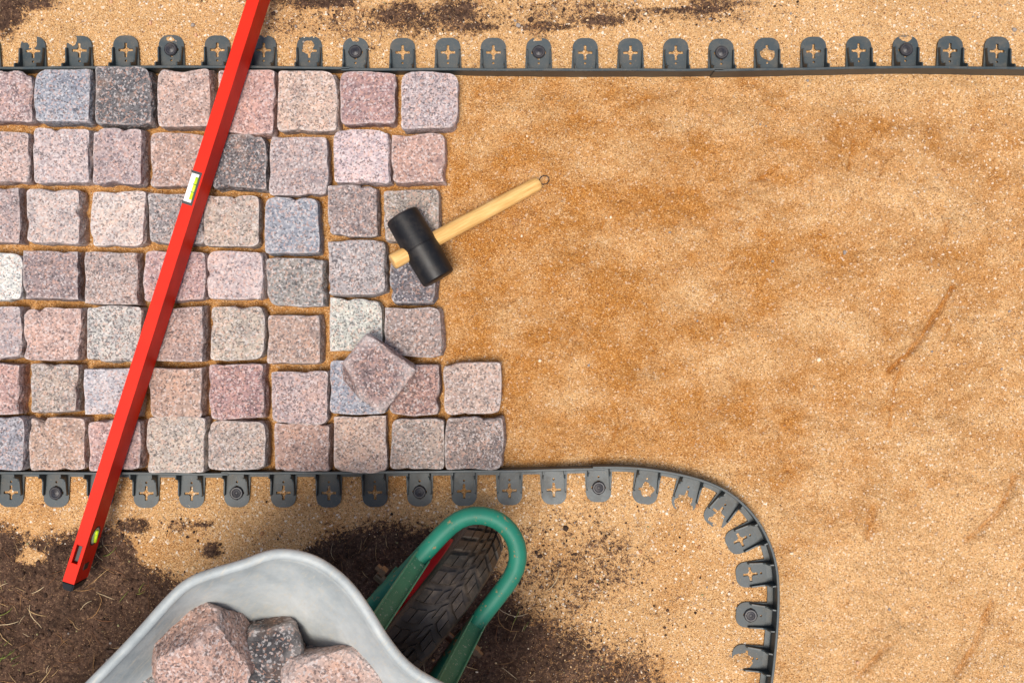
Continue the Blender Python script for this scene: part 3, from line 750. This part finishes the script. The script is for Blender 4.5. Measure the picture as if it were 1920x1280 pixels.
# ------------------------------------------------------------------ wheelbarrow
FW = Vector((.65, .76, 0)).normalized(); WC = Vector((-.156, -.458, 0))
def build_barrow():
    th = math.atan2(FW.y, FW.x)
    e = empty('wheelbarrow', WC, th)
    tag(e, 'galvanised steel wheelbarrow with green tube frame and black tyre on soil', 'wheelbarrow')
    # tray
    half = [(.033, 0), (.042, .05), (.056, .093), (.067, .139), (.065, .184), (.055, .2125), (.040, .2370), (.022, .252), (-.0025, .2650), (-.034, .287), (-.066, .307), (-.098, .3135), (-.18, .314), (-.27, .321), (-.5, .335), (-.70, .33), (-.80, .30), (-.85, .24), (-.868, .13), (-.872, 0)]
    half = [(x - .010 if x > -.4 else x, y * .970) for x, y in half]
    full = half + [(x, -y) for x, y in half[-2:0:-1]]
    pts = [Vector((x, y, 0)) for x, y in full]
    for _ in range(2):                                     # Chaikin
        new = []
        for a, b in zip(pts, pts[1:] + pts[:1]): new += [a.lerp(b, .25), a.lerp(b, .75)]
        pts = new
    m = len(pts); cx = -.43
    def rimz(p): return 0.548 + .004 * max(0, 1 - (p.y / .2) ** 2) * (1 if p.x > -.2 else 0) + .02 * max(0, min(1, (-.3 - p.x) / .5))
    rows = [0, .035, .07, .15, .25, .36, .48, .6, .72, .83, .92, 1.0]
    v, f = [], []
    for t in rows:
        for p in pts:
            zr = rimz(p); zb = .335
            sf = 1 - .50 * t ** 1.05; sy = 1 - .36 * t ** 1.15
            fall = 1 - (1 - t) ** 1.55
            x, y = cx + (p.x - cx) * sf, p.y * sy
            z = zr + (zb - zr) * (t * .75 + fall * .25)
            if t <= .035: z = zr - .001 * (t / .035)
            z += .0025 * mn.noise(Vector((x * 9, y * 9, t * 3)))
            v.append((x, y, z))
    for i in range(len(rows) - 1):
        for k in range(m): f.append((i * m + k, i * m + (k + 1) % m, (i + 1) * m + (k + 1) % m, (i + 1) * m + k))
    f.append(tuple(range((len(rows) - 1) * m, len(rows) * m)))
    me = pyd('tray', v, f, True)
    bm = bmesh.new(); bm.from_mesh(me); bmesh.ops.recalc_face_normals(bm, faces=bm.faces)
    up_ = sum(fc.normal.z for fc in bm.faces if len(fc.verts) > 4)
    if up_ < 0: bmesh.ops.reverse_faces(bm, faces=bm.faces)
    bm.to_mesh(me); bm.free()
    tr = obj('tray', me, M_GALV, e)
    sm = tr.modifiers.new('s', 'SOLIDIFY'); sm.thickness = .0016; sm.offset = -1
    rp = [Vector((p.x, p.y, rimz(p) - .003)) for p in pts]
    vv, ff = sweep(rp, .0075, 12, closed=True); rim = obj('rolled_rim', pyd('rim', vv, ff, True), M_GALV, tr)
    # frame: one bent tube, loop round the wheel, running back to the handles
    zt = .300
    loop = [(-1.32, .30, .66), (-1.05, .285, .60), (-.88, .26, .50), (-.80, .245, .40), (-.72, .23, .318), (-.55, .19, zt), (-.3, .14, zt), (-.12, .088, zt), (0, .072, zt), (.07, .068, zt), (.12, .066, zt), (.155, .066, zt)]
    arc = [(.155 + .067 * math.sin(a), .066 * math.cos(a), zt) for a in np.linspace(math.pi / 16, math.pi - math.pi / 16, 15)]
    path = loop + arc + [(x, -y, z) for x, y, z in loop[::-1]]
    path = smooth_path(resample([Vector(p) for p in path], .02), 3)
    vv, ff = sweep(path, .0145, 18); obj('frame_tube', pyd('frame', vv, ff, True), M_GREEN, e)
    for s in (1, -1):
        # channel struts from the tube up to the tray's front
        a, b = Vector((.090 if s > 0 else .070, .066 * s, .3165)), Vector((.004, .064 * s, .500))
        t = (b - a).normalized(); w = Vector((0, 1, 0)); u = t.cross(w).normalized()
        M = Matrix((t, w, u)).transposed().to_4x4(); M.translation = a
        bm = bmesh.new(); Ls = (b - a).length
        add_box(bm, (-.004, -.0135, -.002), (Ls, .0135, .0015), M); add_box(bm, (-.004, -.0135, -.014), (Ls, -.0112, -.002), M); add_box(bm, (-.004, .0112, -.014), (Ls, .0135, -.002), M)
        add_box(bm, (-.004, -.0015, .0015), (Ls, .0015, .0030), M)
        bmesh.ops.recalc_face_normals(bm, faces=bm.faces)
        o = obj('strut', bm, M_STRUT, e); bvm = o.modifiers.new('b', 'BEVEL'); bvm.width = .0012; bvm.segments = 2
        # flat brackets that carry the axle
        bm = bmesh.new(); add_box(bm, (-.035, s * .0785 - .0025, .175), (.03, s * .0785 + .0025, .292)); o = obj('axle_bracket', bm, M_GREEN, e)
        # rear legs
        vv, ff = sweep([(-.50, .185 * s, .29), (-.56, .20 * s, .15), (-.60, .21 * s, .012), (-.66, .215 * s, .0115), (-.74, .225 * s, .16), (-.78, .235 * s, .36)], .013, 12); obj('leg', pyd('leg', vv, ff, True), M_GREEN, e)
        vv, ff = sweep([(-1.33, .301 * s, .664), (-1.22, .293 * s, .64)], .019, 14); obj('grip', pyd('grip', vv, ff, True), M_RUBBER, e)
        v2, f2 = lathe([(.0095, 0), (.0095, .010), (.006, .011), (.006, .018)], 6); Mx = Matrix.Translation((.035, s * .092, .285)) @ Matrix.Rotation(-s * math.pi / 2, 4, 'X')
        obj('bolt', pyd('bolt', [Mx @ Vector(p) for p in v2], f2), M_STEEL, e)
    vv, ff = sweep([(0, -.098, .19), (0, .098, .19)], .008, 12); obj('axle', pyd('axle', vv, ff), M_STEEL, e)
    # wheel
    wh = empty('wheel'); wh.parent = e; wh.location = (0, 0, .19)
    Rw = .190
    def crown(y): return Rw - .007 - .012 * (abs(y) / .034) ** 2.2
    prof = [(.120, -.028), (.130, -.036), (.146, -.040), (.162, -.0395), (crown(.033), -.035)] + [(crown(y), y) for y in (-.028, -.018, -.008, 0, .008, .018, .028)] + [(crown(.033), .035), (.162, .0395), (.146, .040), (.130, .036), (.120, .028)]
    n = 72; v, f = [], []
    for r_, y in prof:
        for k in range(n):
            a = 2 * math.pi * k / n; v.append((r_ * math.cos(a), y, r_ * math.sin(a)))
    for i in range(len(prof) - 1):
        for k in range(n): f.append((i * n + k, i * n + (k + 1) % n, (i + 1) * n + (k + 1) % n, (i + 1) * n + k))
    obj('tyre', pyd('tyre', v, f, True), M_TYRE, wh)
    bm = bmesh.new(); nl = 31
    def lug(a0, a1, y0, y1, skew, hgt):
        vs_ = []
        for hh in (-.002, hgt):
            for aa, yy in ((a0, y0), (a1, y0), (a1 + skew, y1), (a0 + skew, y1)):
                sh = .9 if hh > 0 else 1
                am, ym = (a0 + a1 + skew) / 2, (y0 + y1) / 2
                A, Yv = am + (aa - am) * sh, ym + (yy - ym) * sh
                r_ = crown(Yv) + hh; vs_.append(bm.verts.new((r_ * math.cos(A), Yv, r_ * math.sin(A))))
        for q in ((3, 2, 1, 0), (4, 5, 6, 7), (0, 1, 5, 4), (1, 2, 6, 5), (2, 3, 7, 6), (3, 0, 4, 7)): bm.faces.new([vs_[i] for i in q])
    st = 2 * math.pi / nl
    for k in range(nl):
        a = k * st
        lug(a, a + st * .62, .0015, .0085, .3 * st, .006); lug(a + st * .5, a + st * 1.12, -.0085, -.0015, .3 * st, .006)
        for s in (1, -1):
            b = a + (0.25 if s > 0 else .75) * st
            lug(b, b + st * .70, s * .0115, s * .023, .22 * st, .0062); lug(b + .24 * st, b + st * .90, s * .023, s * .0355, .10 * st, .0066)
    bmesh.ops.recalc_face_normals(bm, faces=bm.faces)
    obj('tread', bm, M_TYRE, wh)
    v, f = [], []
    prof = [(.03, .018), (.055, .012), (.085, .014), (.112, .028), (.127, .039), (.129, .034), (.112, .018), (.112, -.018), (.129, -.034), (.127, -.039), (.112, -.028), (.085, -.014), (.055, -.012), (.03, -.018)]
    for r_, y in prof:
        for k in range(48):
            a = 2 * math.pi * k / 48; v.append((r_ * math.cos(a), y, r_ * math.sin(a)))
    for i in range(len(prof)):
        for k in range(48): f.append((i * 48 + k, i * 48 + (k + 1) % 48, ((i + 1) % len(prof)) * 48 + (k + 1) % 48, ((i + 1) % len(prof)) * 48 + k))
    me = pyd('rim', v, f, True); bm = bmesh.new(); bm.from_mesh(me); bmesh.ops.recalc_face_normals(bm, faces=bm.faces); bm.to_mesh(me); bm.free()
    obj('rim', me, M_RIM, wh)
    vv, ff = sweep([(0, -.045, 0), (0, .045, 0)], .022, 20); obj('hub', pyd('hub', vv, ff), M_RIM, wh)
build_barrow()

# stones carried in the tray
def L2W(x, y, z): return WC + FW * x + Vector((-FW.y, FW.x, 0)) * y + Vector((0, 0, z))
G = 'stones in the wheelbarrow'
stone('granite_stone', (.122, .118, .12), 11, P(378, 1222, .475), (14, -8, 28), (198, 166, 154), .55, 'large jagged pink granite block in the steel tray', 'stone', G, p=7, cuts=14, rough=.0035, sub=5)
stone('granite_stone', (.098, .094, .105), 12, P(508, 1222, .432), (8, 10, 12), (84, 84, 87), .8, 'dark grey granite block beside the large pink one in the tray', 'stone', G, p=8, cuts=9, rough=.003)
stone('granite_stone', (.14, .118, .11), 13, P(632, 1288, .450), (-8, 6, 10), (200, 172, 160), .5, 'pink granite block with a straight edge near the tray front', 'stone', G, p=9, cuts=6, rough=.003)
stone('granite_stone', (.090, .085, .08), 14, P(588, 1256, .385), (5, 12, 40), (84, 82, 86), .8, 'small dark stone wedged between the grey and the pink block in the tray', 'stone', G, p=6, cuts=5)
stone('granite_stone', (.095, .10, .09), 15, P(262, 1284, .400), (15, 0, 30), (92, 96, 92), .8, 'dark stone against the tray side, below the large pink block', 'stone', G, p=6, cuts=5)
for i, (x, y, z, cn) in enumerate(((-.26, .10, .385, 'mauve'), (-.36, .02, .385, 'grey'), (-.30, -.10, .385, 'pink'), (-.42, .14, .385, 'dark'), (-.47, -.06, .385, 'orange'), (-.55, .08, .385, 'grey'), (-.58, -.12, .39, 'red'), (-.245, .175, .387, 'dark'), (-.24, .0, .395, 'dark'))):
    stone('granite_stone', (.105, .10, .095), 40 + i, L2W(x, y, z), (i * 7 - 20, i * 5 - 15, i * 37), cn, .5,
          ['mauve granite block low in the tray', 'grey granite block low in the tray', 'pink granite block low in the tray', 'dark block deep in the tray behind the pink ones', 'orange granite block in the rear of the tray',
           'grey block at the rear of the tray', 'red granite block at the rear right of the tray', 'dark block under the large pink one', 'dark block at the foot of the tray front'][i], 'stone', G, p=6, cuts=5)

# ------------------------------------------------------------------ loose grains, crumbs, dry litter, a few blades
ICO = None
def grains(name, items, mat, label):
    """items: (x, y, z, size, (r,g,b)) in metres, one joined mesh"""
    global ICO
    if ICO is None:
        bm = bmesh.new(); bmesh.ops.create_icosphere(bm, subdivisions=1, radius=1)
        bm.verts.ensure_lookup_table()
        ICO = (np.array([v.co[:] for v in bm.verts]), np.array([[l.vert.index for l in f.loops] for f in bm.faces])); bm.free()
    V, F = ICO; n = len(items); g = np.random.default_rng(4)
    it = np.array([(a[0], a[1], a[2], a[3]) for a in items]); colr = np.array([a[4] for a in items])
    sc = it[:, 3][:, None, None] * g.uniform(.6, 1.25, (n, 1, 3)); jit = g.uniform(.8, 1.2, (n, len(V), 1))
    v = (V[None] * jit * sc + it[:, None, :3]).reshape(-1, 3).astype(np.float32)
    f = (F[None] + (np.arange(n) * len(V))[:, None, None]).reshape(-1, 3).astype(np.int32)
    me = bpy.data.meshes.new(name)
    me.vertices.add(len(v)); me.vertices.foreach_set('co', v.ravel())
    me.loops.add(f.size); me.loops.foreach_set('vertex_index', f.ravel())
    me.polygons.add(len(f)); me.polygons.foreach_set('loop_start', np.arange(0, f.size, 3, dtype=np.int32))
    me.update(calc_edges=True)
    at = me.attributes.new('tone', 'FLOAT_COLOR', 'POINT')
    cc = np.concatenate([np.repeat(colr, len(V), 0), np.ones((n * len(V), 1))], 1)
    at.data.foreach_set('color', cc.astype(np.float32).ravel())
    return tag(obj(name, me, mat), label, None, None, 'stuff')

def scatter(n, seed, zone):
    g = np.random.default_rng(seed)
    X, Y = g.uniform(zone[0], zone[2], (n, 1)), g.uniform(zone[1], zone[3], (n, 1))
    s, d = soil_mask(X, Y), damp_mask(X, Y)
    return X[:, 0], Y[:, 0], height(X, Y, s, d)[:, 0], s[:, 0], d[:, 0], g
SANDC = [lin(222, 190, 146)[:3], lin(236, 216, 186)[:3], lin(196, 150, 100)[:3], lin(170, 124, 84)[:3], lin(240, 230, 214)[:3], lin(150, 140, 132)[:3], lin(206, 160, 128)[:3]]
X, Y, Z, S, D, g = scatter(30000, 1, (-100, -60, 2020, 1340))
items = []
for x, y, z, s, d in zip(X, Y, Z, S, D):
    outz = y < 122 or (y > 893 and x < 1440)
    pv = .8 if outz else (.24 if x > 1300 else .12)
    if x < 850 and 130 < y < 885: pv = .2
    if g.random() > pv or s > .8: continue
    sz = .0006 + .0010 * g.random() ** 3 + (.0012 if g.random() < .03 else 0)
    c = SANDC[g.choice(7, p=[.34, .10, .22, .16, .05, .06, .07])]
    if not outz and c in (SANDC[1], SANDC[4]) and g.random() < .8: c = SANDC[2]
    if not outz: c = tuple(np.array(c) * .86)
    if d > .5: c = tuple(np.array(c) * np.array((.9, .78, .62)))
    items.append(((x - 960) / 1000, (640 - y) / 1000, z + sz * .35, sz, c))
for _ in range(150):
    x, y = g.uniform(-60, 1980), g.choice([g.uniform(-40, 70), g.uniform(945, 1320), g.uniform(150, 860)])
    if x < 960 and 130 < y < 890: continue
    sz = g.uniform(.0022, .0045); items.append(((x - 960) / 1000, (640 - y) / 1000, ground_z(x, y) + sz * .3, sz, SANDC[g.choice([0, 1, 3, 5, 6])]))
grains('sand_grains', items, M_GRIT, 'loose sand grains and small pebbles scattered over the ground')
X, Y, Z, S, D, g = scatter(60000, 2, (-100, -80, 1500, 1400))
items = []
for x, y, z, s in zip(X, Y, Z, S):
    fr = s * (1.0 if s < .75 else .55)
    if g.random() > fr * .55 + (.004 if (y < 120 or y > 900) else 0): continue
    if 58 < y < 128 and g.random() < .6: continue
    sz = .0007 + .0022 * g.random() ** 2.5
    t = g.random(); c = lin(40 + 50 * t, 29 + 36 * t, 23 + 27 * t)[:3]
    if g.random() < .05: c = lin(150, 140, 100)[:3]
    items.append(((x - 960) / 1000, (640 - y) / 1000, z + sz * .3, sz, c))
X, Y, Z, S, D, g = scatter(5200, 3, (-100, -60, 1300, 1400))
for x, y, z, s in zip(X, Y, Z, S):
    if s < .30 or (58 < y < 128) or g.random() > s * .55: continue
    sz = .0022 + .0036 * g.random() ** 3; t = g.random()
    items.append(((x - 960) / 1000, (640 - y) / 1000, z + sz * .15, sz, lin(50 + 46 * t, 36 + 35 * t, 28 + 28 * t)[:3]))
grains('soil_crumbs', items, M_GRIT, 'dark crumbs of soil lying over the sand')

def litter(name, specs, label, flat=False):
    v, f, colr, strands = [], [], [], []
    for (x, y, ang, ln, rad, bend, c, lift) in specs:
        pts = []
        n = 6
        for i in range(n):
            t = i / (n - 1); a = ang + bend * (t - .5)
            px_, py_ = x + ln * 1000 * (t - .5) * math.cos(a), y - ln * 1000 * (t - .5) * math.sin(a)
            pts.append(Vector(((px_ - 960) / 1000, (640 - py_) / 1000, 0.0016 + lift * math.sin(math.pi * min(1, t * 1.0)))))
        strands.append((pts, rad, c))
    XX = np.array([[p.x * 1000 + 960 for p in q[0]] for q in strands]); YY = np.array([[640 - p.y * 1000 for p in q[0]] for q in strands])
    GZ = height(XX, YY, soil_mask(XX, YY), XX * 0)
    for (pts, rad, c), gz in zip(strands, GZ):
        for p, q in zip(pts, gz): p.z += q
        n = 6
        vv, ff = sweep(pts, [rad * (1 - .55 * abs(i / 2.5 - 1) ** 2) for i in range(n)], 4)
        b = len(v); v += vv; f += [tuple(k + b for k in q) for q in ff]; colr += [c] * len(vv)
    me = pyd(name, v, f); at = me.attributes.new('tone', 'FLOAT_COLOR', 'POINT')
    at.data.foreach_set('color', np.array(colr, dtype=np.float32).ravel())
    return tag(obj(name, me, M_LITTER), label, None, None, 'stuff')
rl = random.Random(9)
SG = soil_mask(*np.meshgrid(np.arange(-100, 1400, 4.0), np.arange(-100, 1400, 4.0)))
def soil_at(x, y): return SG[min(374, max(0, int((y + 100) / 4))), min(374, max(0, int((x + 100) / 4)))]
STR = [lin(206, 172, 122), lin(170, 128, 84), lin(126, 86, 58), lin(222, 198, 158), lin(96, 66, 48)]
sp = []
for _ in range(520):
    x, y = rl.uniform(-60, 1260), rl.uniform(1000, 1340)
    s = soil_at(x, y)
    if s < .45 or rl.random() > .75: continue
    sp.append((x, y, rl.uniform(0, 6.28), rl.uniform(.008, .04), rl.uniform(.00022, .0005), rl.uniform(-.5, .5), rl.choice(STR), rl.uniform(0, .004)))
for _ in range(900):
    x, y = rl.uniform(-60, 1240), rl.choice((rl.uniform(1010, 1330), rl.uniform(1010, 1330), rl.uniform(-30, 60)))
    if soil_at(x, y) < .4: continue
    sp.append((x, y, rl.uniform(0, 6.28), rl.uniform(.004, .014), rl.uniform(.00018, .00036), rl.uniform(-.4, .4), rl.choice(STR[1:3] + STR[4:]), rl.uniform(0, .003)))
for x, y, a, l, b in ((170, 1065, .6, .045, .3), (163, 1103, .15, .042, .2), (66, 1155, -1.1, .05, .4), (72, 1146, -.35, .042, .2), (190, 1140, 1.1, .06, .9), (200, 1160, -.1, .04, .2), (85, 1270, .9, .05, .2), (322, 1083, -.7, .036, .2),
                      (15, 1168, .1, .05, .3), (12, 1195, -.7, .04, .3), (75, 1105, .5, .03, .2), (940, 1170, -.9, .07, 1.2), (930, 1190, -1.5, .06, .8), (960, 1150, -.2, .06, .5), (1040, 1090, 1.0, .05, .5), (880, 1245, -.4, .035, .2),
                      (1060, 1075, 1.3, .035, -.4), (520, 10, .3, .03, .4), (690, 12, -.5, .035, .2), (515, 40, -.6, .03, .5), (950, 55, -1.2, .02, .2), (1010, 52, .25, .035, .3), (715, 70, 1.4, .03, .2), (310, 970, -.8, .02, .2)):
    sp.append((x, y, a, l, .00062, b, rl.choice(STR[:4]), .003))
litter('dry_straw', sp, 'dry straw, needles and root threads lying on the soil')
sp = []
for cx, cy, n in ((8, 1222, 12), (10, 1150, 4), (255, 1100, 3), (186, 1022, 2), (985, 1170, 2)):
    for _ in range(n):
        k = rl.random(); sp.append((cx + rl.uniform(-22, 26), cy + rl.uniform(-20, 20), rl.uniform(.2, 1.3), rl.uniform(.014, .036), rl.uniform(.0004, .0007), rl.uniform(-.8, .8), lin(92 + 60 * k, 112 + 40 * k, 52 + 20 * k), .008))
litter('grass_blades', sp, 'thin green and yellowing grass blades growing out of the soil')
